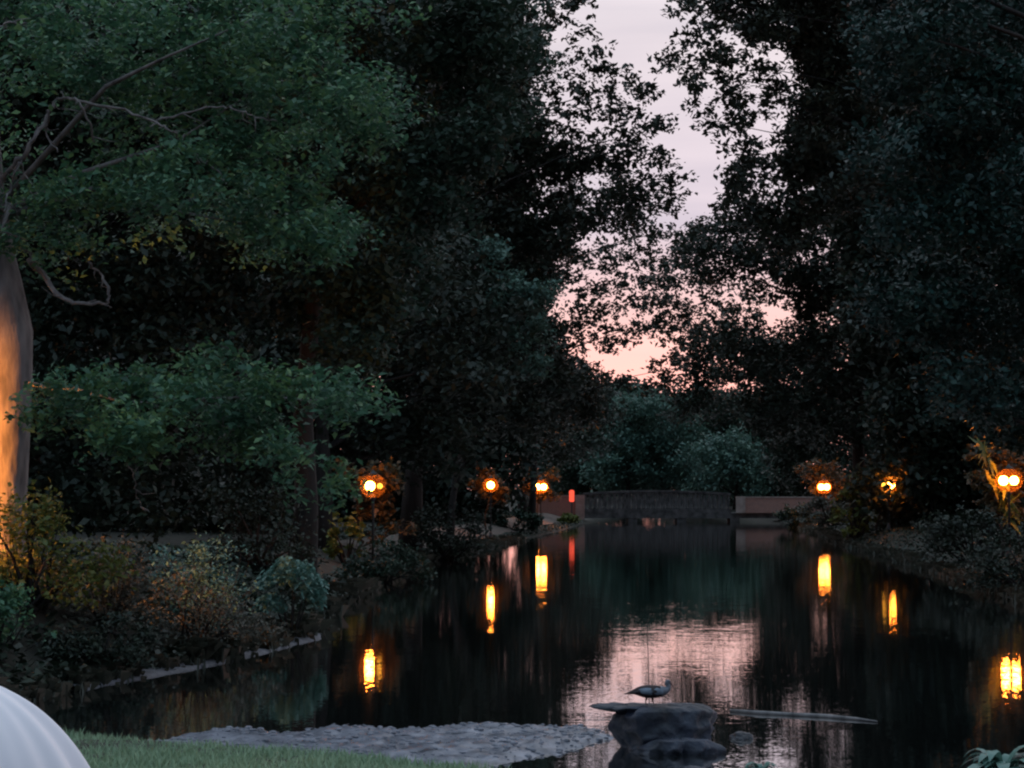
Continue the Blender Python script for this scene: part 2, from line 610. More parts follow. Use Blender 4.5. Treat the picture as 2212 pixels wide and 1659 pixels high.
def leaves(name, C, size, mat, parent, up_bias=0.3, aspect=0.55, tdir=None):
    C = np.asarray(C)
    S = size * rng.uniform(0.45, 1.5, len(C))
    V, F = leaf_arrays(C, S, up_bias, aspect, tdir=tdir)
    return link_mesh(name, V, F, mat, parent)


def in_poly(P, poly):
    x, y = P[:, 0], P[:, 1]
    ins = np.zeros(len(P), bool)
    n = len(poly)
    for i in range(n):
        x0, y0 = poly[i]
        x1, y1 = poly[(i + 1) % n]
        c = ((y0 > y) != (y1 > y)) & (x < (x1 - x0) * (y - y0) / (y1 - y0 + 1e-12) + x0)
        ins ^= c
    return ins


def fill(poly, spacing, D, dD):
    """clump centres scattered through a crown of that outline: world points"""
    poly = np.array(poly, float)
    x0, y0 = poly.min(0)
    x1, y1 = poly.max(0)
    gx, gy = np.meshgrid(np.arange(x0, x1, spacing), np.arange(y0, y1, spacing))
    P = np.stack([gx.ravel(), gy.ravel()], 1) + rng.uniform(-0.5, 0.5, (gx.size, 2)) * spacing
    P = P[in_poly(P, poly)]
    return [W(px, py, D + rng.uniform(-dD, dD)) for px, py in P]


def clump_points(centres, r, nsub, per, sub_r, flat=0.7):
    """leaf points: each clump holds twig-end bunches, each bunch a knot of leaves"""
    out = []
    for c in centres:
        k = max(1, int(nsub * rng.uniform(0.6, 1.4)))
        d = rng.normal(size=(k, 3))
        d /= np.linalg.norm(d, axis=1, keepdims=True)
        rad = r * rng.uniform(0.35, 1.05, (k, 1))
        sc = c + d * rad * np.array([1, 1, flat])
        for s in sc:
            m = max(2, int(per * rng.uniform(0.5, 1.5)))
            out.append(s + rng.normal(size=(m, 3)) * sub_r * np.array([1, 1, 0.7]))
    return np.concatenate(out)


def limbs(mb, base, top, r0, targets, rl=0.10, sag=0.0, sides=7, step=1):
    """trunk from base to top and limbs from it to some of the clumps"""
    base, top = np.asarray(base, float), np.asarray(top, float)
    n = 9
    pts, rad = [], []
    wob = rng.normal(0, 0.12, (n, 2))
    wob[0] = 0
    for i in range(n):
        t = i / (n - 1)
        p = base * (1 - t) + top * t
        p = p + np.array([wob[i][0], wob[i][1], 0]) * (0.6 + t)
        pts.append(p)
        rad.append(r0 * ((1 - t) * 0.85 + 0.12) * (1.35 if i == 0 else 1.0))
    mb.tube(pts, rad, 10)
    for c in targets[::max(step, len(targets) // 12)]:
        c = np.asarray(c)
        # leave the trunk somewhat below the clump
        zt = np.clip((c[2] - base[2] - 0.35 * np.linalg.norm(c[:2] - base[:2])) / (top[2] - base[2] + 1e-6), 0.18, 0.97)
        i = zt * (n - 1)
        a = pts[int(i)] * (1 - i % 1) + pts[min(int(i) + 1, n - 1)] * (i % 1)
        m1 = a * 0.65 + c * 0.35 + np.array([rng.normal(0, 0.2), rng.normal(0, 0.2), 0.06 * np.linalg.norm(c - a)])
        m2 = a * 0.3 + c * 0.7 + np.array([rng.normal(0, 0.25), rng.normal(0, 0.25), 0.05 * np.linalg.norm(c - a)])
        mb.tube([a, m1, m2, c], [rl * 1.3, rl, rl * 0.6, rl * 0.2], 5)


def tree(name, label, group, base_px, D, top_py, r0, crown, leaf, mat, bark='bark', cat='tree', rl=0.09, step=3, extra=None, up_bias=0.3, aspect=0.55):
    """crown: list of (centres, r, nsub, per, sub_r, flat)"""
    bx = W(base_px, HOR, D)
    xl, xr = float(np.interp(D, LY, LX)), float(np.interp(D, RY, RX))
    if xl - 1.5 < bx[0] < xr + 1.5:
        bx[0] = xl - 1.5 if bx[0] - xl < xr - bx[0] else xr + 1.5
    z0 = gz(bx[0], D) - 0.1
    e = empty(name, (bx[0], D, z0), label, cat, group)
    top = W(base_px, top_py, D)
    top[0] = top[0] * 0.5 + bx[0] * 0.5
    mb = MB()
    cents = [c for part in crown for c in part[0]]
    limbs(mb, (bx[0], D, z0), top, r0, cents, rl, step=step)
    if extra:
        extra(mb)
    mb.build('trunk', M[bark], e, True)
    P = np.concatenate([clump_points(*part) for part in crown])
    leaves('crown', P, leaf, mat, e, up_bias, aspect)
    return e


def ell(lst, D, dD):
    return [W(px, py, D + rng.uniform(-dD, dD)) for px, py in lst]


GL, GR, GF = 'trees along the left bank', 'trees along the right bank', 'trees beyond the bridge'

# --- the near left tree: trunk at the picture's left edge, layered boughs over the water
top_layer = ell([(-60, 40), (60, 30), (60, 120), (170, 60), (180, 150), (300, 40), (320, 130), (430, 60), (430, 150), (550, 40), (560, 140), (650, 100),
                 (650, 210), (730, 150), (740, 240), (800, 250), (790, 200), (250, 190), (520, 215), (300, -40), (100, -50), (500, -50), (680, 10), (-60, 160), (-80, 260)], 40, 2.2)
mid_layer = ell([(-60, 440), (30, 470), (60, 520), (110, 440), (200, 400), (270, 360), (300, 430), (390, 420), (400, 350), (480, 430), (560, 400),
                 (560, 490), (640, 440), (650, 520), (700, 500), (660, 350), (520, 320), (-70, 560)], 39, 2.0)
low_layer = ell([(110, 880), (180, 850), (230, 900), (300, 830), (330, 900), (400, 860), (430, 800), (500, 830), (540, 880), (600, 830), (660, 850),
                 (720, 840), (770, 870), (480, 930), (570, 950), (640, 990), (680, 1040), (300, 950), (250, 930)], 38, 1.8)


def near_branches(mb):
    def b(pp, D, r0, r1):
        ctl = [W(px, py, D + 1.3 + 0.3 * math.sin(i * 1.7)) for i, (px, py) in enumerate(pp)]
        ctl = [ctl[0] * 2 - ctl[1]] + ctl + [ctl[-1] * 2 - ctl[-2]]
        pts = []
        for i in range(1, len(ctl) - 2):
            for k in range(5):
                t = k / 5
                a0, a1, a2, a3 = ctl[i - 1:i + 3]
                pts.append(0.5 * (2 * a1 + (a2 - a0) * t + (2 * a0 - 5 * a1 + 4 * a2 - a3) * t * t + (3 * a1 - a0 - 3 * a2 + a3) * t ** 3) + rng.normal(0, 0.018, 3))
        pts.append(ctl[-2])
        n = len(pts) - 1
        mb.tube(pts, [0.4 * (r0 + (r1 - r0) * (i / n)) * rng.uniform(0.85, 1.15) * (0.3 if i == n else 1) for i in range(n + 1)], 8)
        for k in range(3, n, 4):                 # side twigs
            d = rng.normal(0, 1, 3) + np.array([0.3, 0, -0.2])
            q = pts[k] + d / np.linalg.norm(d) * rng.uniform(0.2, 0.55)
            mb.tube([pts[k], (pts[k] + q) / 2 + rng.normal(0, 0.05, 3), q], [0.016, 0.011, 0.004], 5)
    b([(-30, 430), (0, 395), (40, 350), (75, 300), (105, 240)], 37.2, 0.15, 0.10)
    b([(105, 240), (125, 215), (160, 215), (185, 245), (205, 310)], 37.2, 0.09, 0.05)
    b([(105, 240), (100, 290), (125, 330)], 37.0, 0.07, 0.03)
    b([(40, 350), (25, 400), (15, 430), (10, 460)], 37.0, 0.08, 0.03)
    b([(40, 350), (55, 380), (70, 400)], 37.0, 0.07, 0.03)
    b([(160, 215), (270, 240), (330, 262), (370, 285), (400, 312), (430, 340), (480, 380)], 37.4, 0.07, 0.04)
    b([(330, 262), (430, 235), (480, 230), (520, 240), (560, 255), (600, 262)], 37.4, 0.06, 0.03)
    b([(-20, 60), (5, 55), (20, 48), (60, 50)], 37.0, 0.07, 0.04)
    b([(60, 560), (90, 590), (130, 640), (180, 655), (235, 655)], 37.8, 0.16, 0.07)
    b([(190, 568), (215, 590), (232, 620), (236, 655)], 37.8, 0.06, 0.07)
    b([(75, 560), (65, 545), (40, 535)], 37.6, 0.06, 0.05)
    b([(250, 930), (265, 955), (272, 990), (288, 1030), (296, 1070), (315, 1110)], 36.5, 0.035, 0.015)
    b([(430, 880), (470, 910), (500, 935)], 36.4, 0.03, 0.015)
    b([(60, 830), (160, 840), (300, 870), (450, 860), (600, 860), (740, 870)], 38.4, 0.10, 0.03)


def near_tree():
    D = 40
    bx = W(5, HOR, D)
    z0 = gz(bx[0], D) - 0.15
    e = empty('broadleaf_tree', (bx[0], D, z0), 'tree at the left edge whose stout trunk is lit orange, with pale twisting branches', 'tree', GL)
    mb = MB()
    prof = [(-20, 1225, 0.72), (-8, 1170, 0.60), (-6, 1100, 0.58), (0, 1000, 0.57), (6, 900, 0.56), (8, 800, 0.57), (8, 720, 0.58), (-10, 620, 0.54),
            (-25, 540, 0.50), (-40, 420, 0.45), (-45, 250, 0.38), (-40, 60, 0.30), (-30, -200, 0.18)]
    pts = [W(a, b, D) for a, b, _ in prof]
    pts[0][2] = z0
    mb.tube(pts, [r for _, _, r in prof], 18)
    near_branches(mb)
    for c in (top_layer + mid_layer)[::9]:
        a = pts[8] * 0.5 + pts[9] * 0.5
        mb.tube([a, a * 0.6 + c * 0.4 + rng.normal(0, 0.35, 3) + (0, 0, 0.6), a * 0.25 + c * 0.75 + rng.normal(0, 0.3, 3), c], [0.08, 0.055, 0.03, 0.01], 6)
    mb.build('trunk', M['bark_pale'], e, True)
    P = [clump_points(top_layer, 1.05, 24, 26, 0.19, 0.8), clump_points(mid_layer, 0.85, 22, 26, 0.18, 0.65), clump_points(low_layer, 0.8, 18, 26, 0.17, 0.6)]
    loose = fill([(-80, -80), (820, -80), (860, 240), (720, 560), (-80, 560)], 125, 42, 1.5)
    P.append(clump_points(loose, 0.8, 9, 22, 0.18, 0.8))
    leaves('crown', np.concatenate(P), 0.155, M['leaf_near'], e, 0.5)


near_tree()

# --- dark trees behind it
tree('broadleaf_tree', 'dark tree with a straight trunk standing behind the near left boughs', GL, 765, 62, -150, 0.42,
     [(fill([(380, -80), (1120, -80), (1150, 120), (1120, 300), (1000, 420), (900, 560), (830, 700), (760, 760), (560, 720), (420, 560), (380, 200)], 74, 62, 4), 1.3, 20, 34, 0.30, 0.7)],
     0.24, M['leaf_mid'])
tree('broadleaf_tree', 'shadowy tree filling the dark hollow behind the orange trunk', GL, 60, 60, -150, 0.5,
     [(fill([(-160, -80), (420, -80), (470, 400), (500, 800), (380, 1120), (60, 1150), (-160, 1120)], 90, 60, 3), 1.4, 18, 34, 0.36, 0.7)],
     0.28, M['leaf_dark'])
tree('broadleaf_tree', 'dark leaning tree above the leftmost small lamp', GL, 700, 85, 350, 0.4,
     [(fill([(420, 600), (700, 560), (1000, 480), (1080, 700), (1060, 900), (960, 1010), (860, 990), (760, 1000), (640, 1060), (480, 1120), (400, 900)], 72, 88, 4), 1.8, 18, 34, 0.45, 0.7)],
     0.34, M['leaf_dark'])

# --- the tree whose ragged edge stands against the sky on the left of the gap
tree('broadleaf_tree', 'tall tree with ragged twigs reaching into the sky gap from the left', GL, 1020, 97, -200, 0.5,
     [(fill([(960, -80), (1130, -80), (1155, 120), (1175, 290), (1290, 335), (1385, 405), (1430, 455), (1390, 490), (1245, 505), (1190, 580), (1172, 700), (1245, 785),
             (1265, 900), (1000, 960), (960, 500)], 52, 97, 3), 1.15, 18, 30, 0.28, 0.75),
      (fill([(1130, -80), (1285, -80), (1262, 70), (1210, 60), (1160, 100)], 34, 95, 2), 0.75, 8, 9, 0.17, 0.8),
      (fill([(1210, 110), (1280, 90), (1330, 130), (1395, 165), (1440, 265), (1425, 320), (1495, 380), (1500, 430), (1440, 470), (1390, 400), (1300, 335), (1180, 290), (1170, 160)], 32, 95, 2), 0.72, 7, 9, 0.17, 0.8)],
     0.30, M['leaf_edge'], rl=0.05, step=2)
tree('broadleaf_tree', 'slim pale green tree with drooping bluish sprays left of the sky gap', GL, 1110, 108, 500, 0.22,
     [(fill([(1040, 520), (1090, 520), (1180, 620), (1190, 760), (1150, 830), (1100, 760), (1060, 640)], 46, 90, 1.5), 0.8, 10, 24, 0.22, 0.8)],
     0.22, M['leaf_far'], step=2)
# --- thin foliage across the lower part of the gap
tree('broadleaf_tree', 'thin tree whose loose leaves veil the pink sky low in the gap', GL, 1215, 150, 480, 0.3,
     [(fill([(1225, 545), (1400, 500), (1560, 480), (1510, 550), (1440, 615), (1400, 640), (1385, 735), (1310, 765), (1225, 755), (1205, 690), (1240, 640)], 24, 150, 3), 0.9, 7, 9, 0.19, 0.8),
      (fill([(1400, 640), (1560, 635), (1660, 650), (1660, 715), (1560, 755), (1480, 810), (1430, 790), (1400, 735)], 22, 150, 3), 0.85, 7, 9, 0.19, 0.8),
      (fill([(1290, 765), (1330, 790), (1350, 840), (1440, 845), (1470, 770), (1420, 790), (1380, 835)], 22, 150, 2), 0.8, 8, 10, 0.26, 0.8),
      (fill([(1150, 520), (1230, 540), (1200, 640), (1180, 700), (1215, 765), (1285, 810), (1310, 920), (1170, 940)], 34, 152, 3), 1.4, 12, 22, 0.4, 0.8)],
     0.37, M['leaf_edge'], rl=0.05, step=40)

# --- right side
tree('broadleaf_tree', 'tall tree with hanging twigs reaching into the sky gap from the right', GR, 2270, 92, -220, 0.42,
     [(fill([(1560, -80), (1960, -80), (1960, 420), (1700, 520), (1580, 500), (1600, 410), (1660, 320), (1705, 220), (1690, 110), (1570, 80)], 52, 92, 3), 1.15, 18, 30, 0.28, 0.75),
      (fill([(1440, -80), (1560, -80), (1560, 90), (1520, 200), (1460, 200), (1425, 150), (1450, 90)], 32, 90, 2), 0.72, 7, 9, 0.17, 0.8),
      (fill([(1520, 110), (1690, 110), (1700, 220), (1650, 320), (1590, 370), (1540, 290), (1480, 215)], 32, 90, 2), 0.72, 7, 9, 0.17, 0.8),
      (fill([(1600, 350), (1630, 330), (1600, 430), (1560, 490), (1540, 440)], 28, 90, 2), 0.6, 8, 12, 0.2, 0.8)],
     0.30, M['leaf_edge'], rl=0.05, step=2)
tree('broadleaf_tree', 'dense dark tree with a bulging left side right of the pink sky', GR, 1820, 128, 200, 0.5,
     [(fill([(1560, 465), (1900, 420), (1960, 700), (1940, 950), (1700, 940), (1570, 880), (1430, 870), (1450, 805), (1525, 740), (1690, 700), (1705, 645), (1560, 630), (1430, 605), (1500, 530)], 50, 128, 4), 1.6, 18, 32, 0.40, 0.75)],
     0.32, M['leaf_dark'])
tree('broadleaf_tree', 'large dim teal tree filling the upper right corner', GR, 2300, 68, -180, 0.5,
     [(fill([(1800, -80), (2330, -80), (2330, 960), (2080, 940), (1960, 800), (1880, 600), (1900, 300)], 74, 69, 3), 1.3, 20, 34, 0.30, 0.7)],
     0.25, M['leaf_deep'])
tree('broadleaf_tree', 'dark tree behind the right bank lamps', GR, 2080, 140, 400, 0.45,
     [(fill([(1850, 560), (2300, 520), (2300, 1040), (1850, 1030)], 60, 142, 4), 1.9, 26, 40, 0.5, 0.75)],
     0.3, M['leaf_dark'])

# --- hidden backing: more of the wood on both banks
for lab, gpx, D, poly, g in [
    ('dark tree deep in the wood behind the near left tree', 120, 112, [(-200, -80), (640, -80), (640, 1150), (-200, 1150)], GL),
    ('dark tall tree deep in the left wood, right of the straight trunk', 860, 145, [(600, -80), (1100, -80), (1130, 300), (1110, 1040), (960, 1130), (600, 1150)], GL),
    ('low dark tree on the left bank above the two bridge lamps', 1130, 182, [(980, 640), (1180, 600), (1195, 760), (1290, 860), (1300, 960), (1240, 985), (980, 1010)], GL),
    ('dim tree low behind the right bridge lamp', 1850, 232, [(1650, 840), (2000, 820), (2000, 1080), (1650, 1080)], GR),
    ('dark tall tree deep in the right wood behind the teal tree', 2140, 120, [(1770, -80), (2400, -80), (2400, 1150), (1960, 1120), (1800, 500), (1760, 200)], GR),
    ('dark tree in the right wood above the nearer bridge lamp', 1790, 205, [(1600, 760), (1900, 700), (1960, 1080), (1800, 1090), (1690, 1050), (1680, 900)], GR)]:
    tree('broadleaf_tree', lab, g, gpx, D, 100 if poly[0][1] < 0 else 700, 0.45, [(fill(poly, 50, D, 5), 2.1, 24, 34, 0.6, 0.8)], 0.46, M['leaf_dark'], step=6)

# --- beyond the bridge
for lab, gpx, D, poly, mt in [
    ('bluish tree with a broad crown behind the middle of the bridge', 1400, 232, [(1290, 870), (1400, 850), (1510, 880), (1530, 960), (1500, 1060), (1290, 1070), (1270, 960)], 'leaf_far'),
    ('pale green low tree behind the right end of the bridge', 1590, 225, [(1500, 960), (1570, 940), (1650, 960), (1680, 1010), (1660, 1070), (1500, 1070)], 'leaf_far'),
    ('dim tree rising between the bridge and the dense right tree', 1580, 250, [(1500, 850), (1620, 850), (1700, 920), (1700, 1060), (1500, 1060)], 'leaf_mid'),
    ('dim tree behind the left end of the bridge', 1250, 245, [(1180, 860), (1300, 840), (1340, 900), (1330, 1070), (1180, 1080)], 'leaf_mid')]:
    tree('broadleaf_tree', lab, GF, gpx, D, 930, 0.35, [(fill(poly, 24, D, 4), 1.7, 14, 24, 0.5, 0.8)], 0.45, M[mt], step=5)
tree('broadleaf_tree', 'wide dusky line of crown far behind the bridge trees', GF, 1380, 300, 900, 0.5,
     [(fill([(1150, 860), (1330, 845), (1500, 855), (1750, 850), (1750, 1075), (1150, 1075)], 30, 300, 5), 2.6, 14, 24, 1.0, 0.8)], 0.9, M['leaf_mid'], step=6)


# ------------------------------------------------------------------ bank plants
def shrub(name, label, px, D, hpx, wpx, leaf, mat, cat='shrub', group=None, nclump=14, nsub=10, per=16, base_y=None, up_bias=0.4, aspect=0.55, flat=0.8):
    bx = W(px, HOR, D)
    z0 = gz(bx[0], D)
    z0 = max(z0, -0.05)
    h, w = hpx * wpp(D), wpx * wpp(D)
    e = empty(name, (bx[0], D, z0 - 0.05), label, cat, group)
    cs = []
    for _ in range(nclump):
        a = rng.uniform(0, 2 * math.pi)
        r = math.sqrt(rng.uniform(0, 1)) * 0.5
        zz = rng.uniform(0.12, 0.9) * math.sqrt(max(0.05, 1 - (r / 0.62) ** 2))
        cs.append(np.array([bx[0] + w * r * math.cos(a), D + 0.5 * w * r * math.sin(a), z0 + h * zz]))
    mb = MB()
    for c in cs:
        b = np.array([bx[0] + rng.normal(0, 0.06 * w), D + rng.normal(0, 0.04 * w), z0 - 0.05])
        mb.tube([b, b * 0.5 + c * 0.5 + np.array([0, 0, 0.08 * h]), c], [0.02 * h + 0.008, 0.012 * h + 0.006, 0.004], 5)
    sprigs = []
    for _ in range(nclump):
        a = rng.uniform(0, 2 * math.pi)
        r = rng.uniform(0.1, 0.62)
        zz = rng.uniform(0.8, 1.15) * math.sqrt(max(0.12, 1 - (r / 0.66) ** 2))
        q = np.array([bx[0] + w * r * math.cos(a), D + 0.5 * w * r * math.sin(a), z0 + h * zz])
        b = np.array([bx[0] + 0.5 * w * r * math.cos(a), D + 0.25 * w * r * math.sin(a), z0 + 0.3 * h * zz])
        mb.tube([b, (b + q) / 2 + rng.normal(0, 0.03 * h, 3), q], [0.010, 0.007, 0.003], 4)
        for t in rng.uniform(0.55, 1.03, 11):
            sprigs.append(b * (1 - t) + q * t + rng.normal(0, 0.035 * h, 3))
    mb.build('stems', M['bark'], e, True)
    P = np.concatenate([clump_points(cs, 0.16 * min(w, 1.6 * h), nsub, per, 0.055 * min(w, 1.6 * h), flat), np.array(sprigs)])
    P = P[P[:, 2] > z0 - 0.02]
    leaves('foliage', P, leaf, M[mat], e, up_bias, aspect)
    return e


GS = 'shrubs on the left bank'
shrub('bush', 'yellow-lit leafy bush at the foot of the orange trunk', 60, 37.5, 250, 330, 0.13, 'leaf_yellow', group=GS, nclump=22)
shrub('bush', 'green bush at the very left edge, below the yellow-lit bush', -10, 34.5, 190, 220, 0.11, 'leaf_near', group=GS, nclump=14)
shrub('bush', 'teal grey mound of fine leaves left of the round-topped shrub', 440, 43, 190, 260, 0.09, 'leaf_teal', group=GS, nclump=20)
shrub('bush', 'brownish dry bush on the bank in front of the teal grey mound', 430, 40.5, 170, 330, 0.085, 'leaf_brown', group=GS, nclump=22)
shrub('bush', 'dull brown low bush between the yellow-lit bush and the dry brown bush', 240, 39, 200, 260, 0.085, 'leaf_brown', group=GS, nclump=18)
shrub('bush', 'dark low bush hanging over the water under the dull brown bush', 210, 36.5, 120, 340, 0.09, 'leaf_dark', group=GS, nclump=18)
shrub('bush', 'dark bush under the end of the low bough', 560, 58, 220, 260, 0.14, 'leaf_dark', group=GS, nclump=18)
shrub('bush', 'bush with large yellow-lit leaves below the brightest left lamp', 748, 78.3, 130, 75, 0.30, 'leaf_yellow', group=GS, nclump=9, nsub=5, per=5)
shrub('bush', 'dark bush on the bank between the brightest left lamp and the next lamp', 960, 95, 120, 200, 0.2, 'leaf_dark', group=GS, nclump=16)
shrub('bush', 'dim bush on the waterside below the brightest left lamp', 820, 72, 90, 200, 0.16, 'leaf_mid', group=GS, nclump=16)
shrub('bush', 'greenish bush at the left foot of the bridge', 1225, 176, 26, 60, 0.3, 'leaf_yellow', group=GS, nclump=10)
shrub('bush', 'dark bush below the pair of lamps near the bridge', 1110, 140, 50, 130, 0.25, 'leaf_mid', group=GS, nclump=12)
GQ = 'shrubs on the right bank'
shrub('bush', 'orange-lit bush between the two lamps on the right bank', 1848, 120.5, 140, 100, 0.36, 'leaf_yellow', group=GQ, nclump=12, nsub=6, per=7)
shrub('bush', 'dim bush under the second lamp from the right', 1950, 123, 90, 130, 0.26, 'leaf_brown', group=GQ, nclump=14)
shrub('bush', 'dark bush at the right foot of the bridge', 1715, 168, 50, 110, 0.3, 'leaf_mid', group=GQ, nclump=12)
shrub('bush', 'dark bush on the right bank near the rightmost lamp', 2090, 82, 130, 240, 0.2, 'leaf_dark', group=GQ, nclump=18)
shrub('bush', 'dark bush overhanging the water at the right edge', 2200, 64, 150, 260, 0.17, 'leaf_dark', group=GQ, nclump=18)
shrub('bush', 'dark bush between the orange-lit bush and the bridge', 1800, 150, 70, 120, 0.3, 'leaf_brown', group=GQ, nclump=12)


def strap_rosette(name, label, cat, c, n, length, width, mat, rise, droop, group=None, dome=0.0):
    """arching strap leaves from one crown"""
    e = empty(name, c, label, cat, group)
    V, F = [], []
    for i in range(n):
        a = rng.uniform(0, 2 * math.pi)
        el = rng.uniform(0.25, 1.0)
        Lf = length * rng.uniform(0.7, 1.1)
        w = width * rng.uniform(0.7, 1.2)
        d = np.array([math.cos(a), math.sin(a), 0])
        s = np.array([-math.sin(a), math.cos(a), 0])
        m = 7
        b = len(V)
        for k in range(m):
            t = k / (m - 1)
            hx = Lf * (t * (1.05 - el * 0.55))
            z = Lf * (rise * el * (2.2 * t - 1.35 * t * t) - droop * t * t)
            wv = w * (0.35 + 1.3 * t * (1 - t) * 2) * (1.0 if k < m - 1 else 0.05)
            p = np.array(c) + d * hx + np.array([0, 0, z + dome])
            V += [p - s * wv * 0.5, p + np.array([0, 0, -0.06 * w]), p + s * wv * 0.5]
            if k:
                q = b + 3 * (k - 1)
                F += [(q, q + 1, q + 4, q + 3), (q + 1, q + 2, q + 5, q + 4)]
    link_mesh('leaves', V, F, M[mat], e, True)
    return e


# the round-topped shrub on the bank
def round_shrub():
    D = 45.5
    c = W(628, 1368, D)
    z0 = gz(c[0], D)
    e = empty('round_shrub', (c[0], D, z0), 'round-topped teal shrub with a pale rim of leaves, overhanging the water', 'shrub', GS)
    ctr = W(628, 1285, D)
    R = 0.74
    mb = MB()
    for k in range(9):
        a = k * 0.7
        t = ctr + 0.55 * R * np.array([math.cos(a), 0.6 * math.sin(a), 0.4 * math.sin(a * 1.7)])
        b = np.array([c[0] + 0.05 * math.cos(a), D + 0.05 * math.sin(a), z0 - 0.1])
        mb.tube([b, b * 0.5 + t * 0.5, t], [0.03, 0.022, 0.01], 6)
    mb.build('stems', M['bark'], e, True)
    n = 4200
    d = rng.normal(size=(n, 3))
    d /= np.linalg.norm(d, axis=1, keepdims=True)
    d = d[(d[:, 2] > 0.42 - 1.0 * np.maximum(d[:, 0], 0) - 0.25 * np.maximum(-d[:, 0], 0)) & (d[:, 2] > -0.55)]
    wob = np.array([1 + 0.22 * mnoise.noise(Vector(v) * 2.3) for v in d])[:, None]
    P = ctr + d * R * wob * rng.uniform(0.86, 1.06, (len(d), 1)) * np.array([1, 1, 1.02])
    T = np.stack([d[:, 0] * 0.6, d[:, 1] * 0.6, -0.9 + 0 * d[:, 0]], 1)
    lob = ctr + np.array([-0.42, -0.45, -0.32])
    d2 = rng.normal(size=(700, 3))
    d2 /= np.linalg.norm(d2, axis=1, keepdims=True)
    d2 = d2[d2[:, 2] > -0.1]
    P2 = lob + d2 * 0.36 * rng.uniform(0.85, 1.05, (len(d2), 1))
    T2 = np.stack([d2[:, 0] * 0.6, d2[:, 1] * 0.6, -0.9 + 0 * d2[:, 0]], 1)
    leaves('foliage', np.concatenate([P, P2]), 0.14, M['leaf_teal'], e, 0.5, 0.45, np.concatenate([T, T2]))


round_shrub()

# loose plants on the near shore
for lab, px, py, D, n, ln in [('teal broad-leaved plant in the lower right corner', 2165, 1690, 24.0, 60, 0.75),
                              ('green broad-leaved plant low at the bottom edge right of the dark rock', 1645, 1665, 24.2, 34, 0.36)]:
    w = W(px, py, D)
    strap_rosette('broadleaf_plant', lab, 'plant', (w[0], D, max(gz(w[0], D), 0.0)), n, ln, 0.16 if ln > 0.5 else 0.1, 'leaf_teal', 0.75, 0.25)

# leaning plant with long leaves by the rightmost lamp
def strap_sapling():
    D = 76.7
    a, b = W(2196, 1140, D), W(2118, 960, D)
    e = empty('strap_leaf_plant', (a[0], D, gz(a[0], D)), 'leaning plant with long narrow leaves lit gold beside the rightmost lamp', 'plant')
    mb = MB()
    base = np.array([a[0] + 0.2, D, gz(a[0], D) - 0.05])
    mb.tube([base, a, a * 0.5 + b * 0.5, b], [0.05, 0.04, 0.03, 0.015], 7)
    mb.build('stem', M['bark'], e, True)
    C, T = [], []
    for k in range(70):
        t = rng.uniform(0.05, 1.0)
        p = a * (1 - t) + b * t
        C.append(p + rng.normal(0, 0.09, 3))
        dd = (a - b) / np.linalg.norm(a - b)
        T.append(dd * 1.6)
    leaves('leaves', np.array(C), 1.0, M['leaf_yellow'], e, 0.2, 0.17, np.array(T))


strap_sapling()


# grass on the near bank
def near_grass():
    n = 80000
    px = rng.uniform(-80, 2300, n)
    D = rng.uniform(17, 28.8, n)
    x = (px - 1106) / FPX * D
    z = ground_z(x, D)
    keep = (z > 0.1) & (x < 5)
    x, D, z = x[keep], D[keep], z[keep]
    n = len(x)
    h = rng.uniform(0.05, 0.17, n) * (0.75 + 0.5 * np.array([mnoise.noise(Vector((a * 1.3, b * 1.3, 9))) for a, b in zip(x, D)]))
    a = rng.uniform(0, 2 * math.pi, n)
    lean = rng.uniform(0, 1.3, n) * h
    wd = rng.uniform(0.008, 0.02, n)
    B = np.stack([x, D, z - 0.02], 1)
    s = np.stack([np.cos(a), np.sin(a), 0 * a], 1) * wd[:, None]
    d = np.stack([-np.sin(a), np.cos(a), 0 * a], 1)
    tip = B + d * lean[:, None] + np.stack([0 * h, 0 * h, h + 0.02], 1)
    V = np.empty((n, 3, 3))
    V[:, 0], V[:, 1], V[:, 2] = B - s, B + s, tip
    o = link_mesh('grass', V.reshape(-1, 3), np.arange(3 * n).reshape(n, 3), M['grass'])
    tag(o, 'pale green grass on the near bank along the bottom edge', 'grass', kind='stuff')


near_grass()


def bank_cover():
    C = []
    for side in (0, 1):
        n = 26000
        y = rng.uniform(30, 190, n) ** 1.0
        t = rng.uniform(-0.12, 9, n)
        x = np.interp(y, LY, LX) - t if side == 0 else np.interp(y, RY, RX) + t
        if side == 0:
            keep = ~((y > 70) & (t > 1.2) & (t < 4.4))
            x, y, t = x[keep], y[keep], t[keep]
        z = ground_z(x, y) + rng.uniform(0.02, 0.22, len(x))
        C.append(np.stack([x, y, z], 1))
    n = 26000
    y = rng.uniform(26, 66, n)
    x = np.interp(y, LY, LX) - rng.uniform(-0.15, 16, n)
    C.append(np.stack([x, y, ground_z(x, y) + rng.uniform(0.02, 0.3, n)], 1))
    n = 6000
    x, y = rng.uniform(0, 34, n), rng.uniform(222, 262, n)
    z = ground_z(x, y)
    C.append(np.stack([x, y, z + rng.uniform(0.02, 0.5, n)], 1)[z > 0])
    P = np.concatenate(C)
    P = P[(P[:, 2] > -0.05)]
    P[:, 2] = np.maximum(P[:, 2], 0.05)
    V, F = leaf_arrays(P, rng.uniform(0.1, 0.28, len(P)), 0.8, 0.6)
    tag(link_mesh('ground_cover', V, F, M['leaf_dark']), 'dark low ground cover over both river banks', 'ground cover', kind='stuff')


bank_cover()


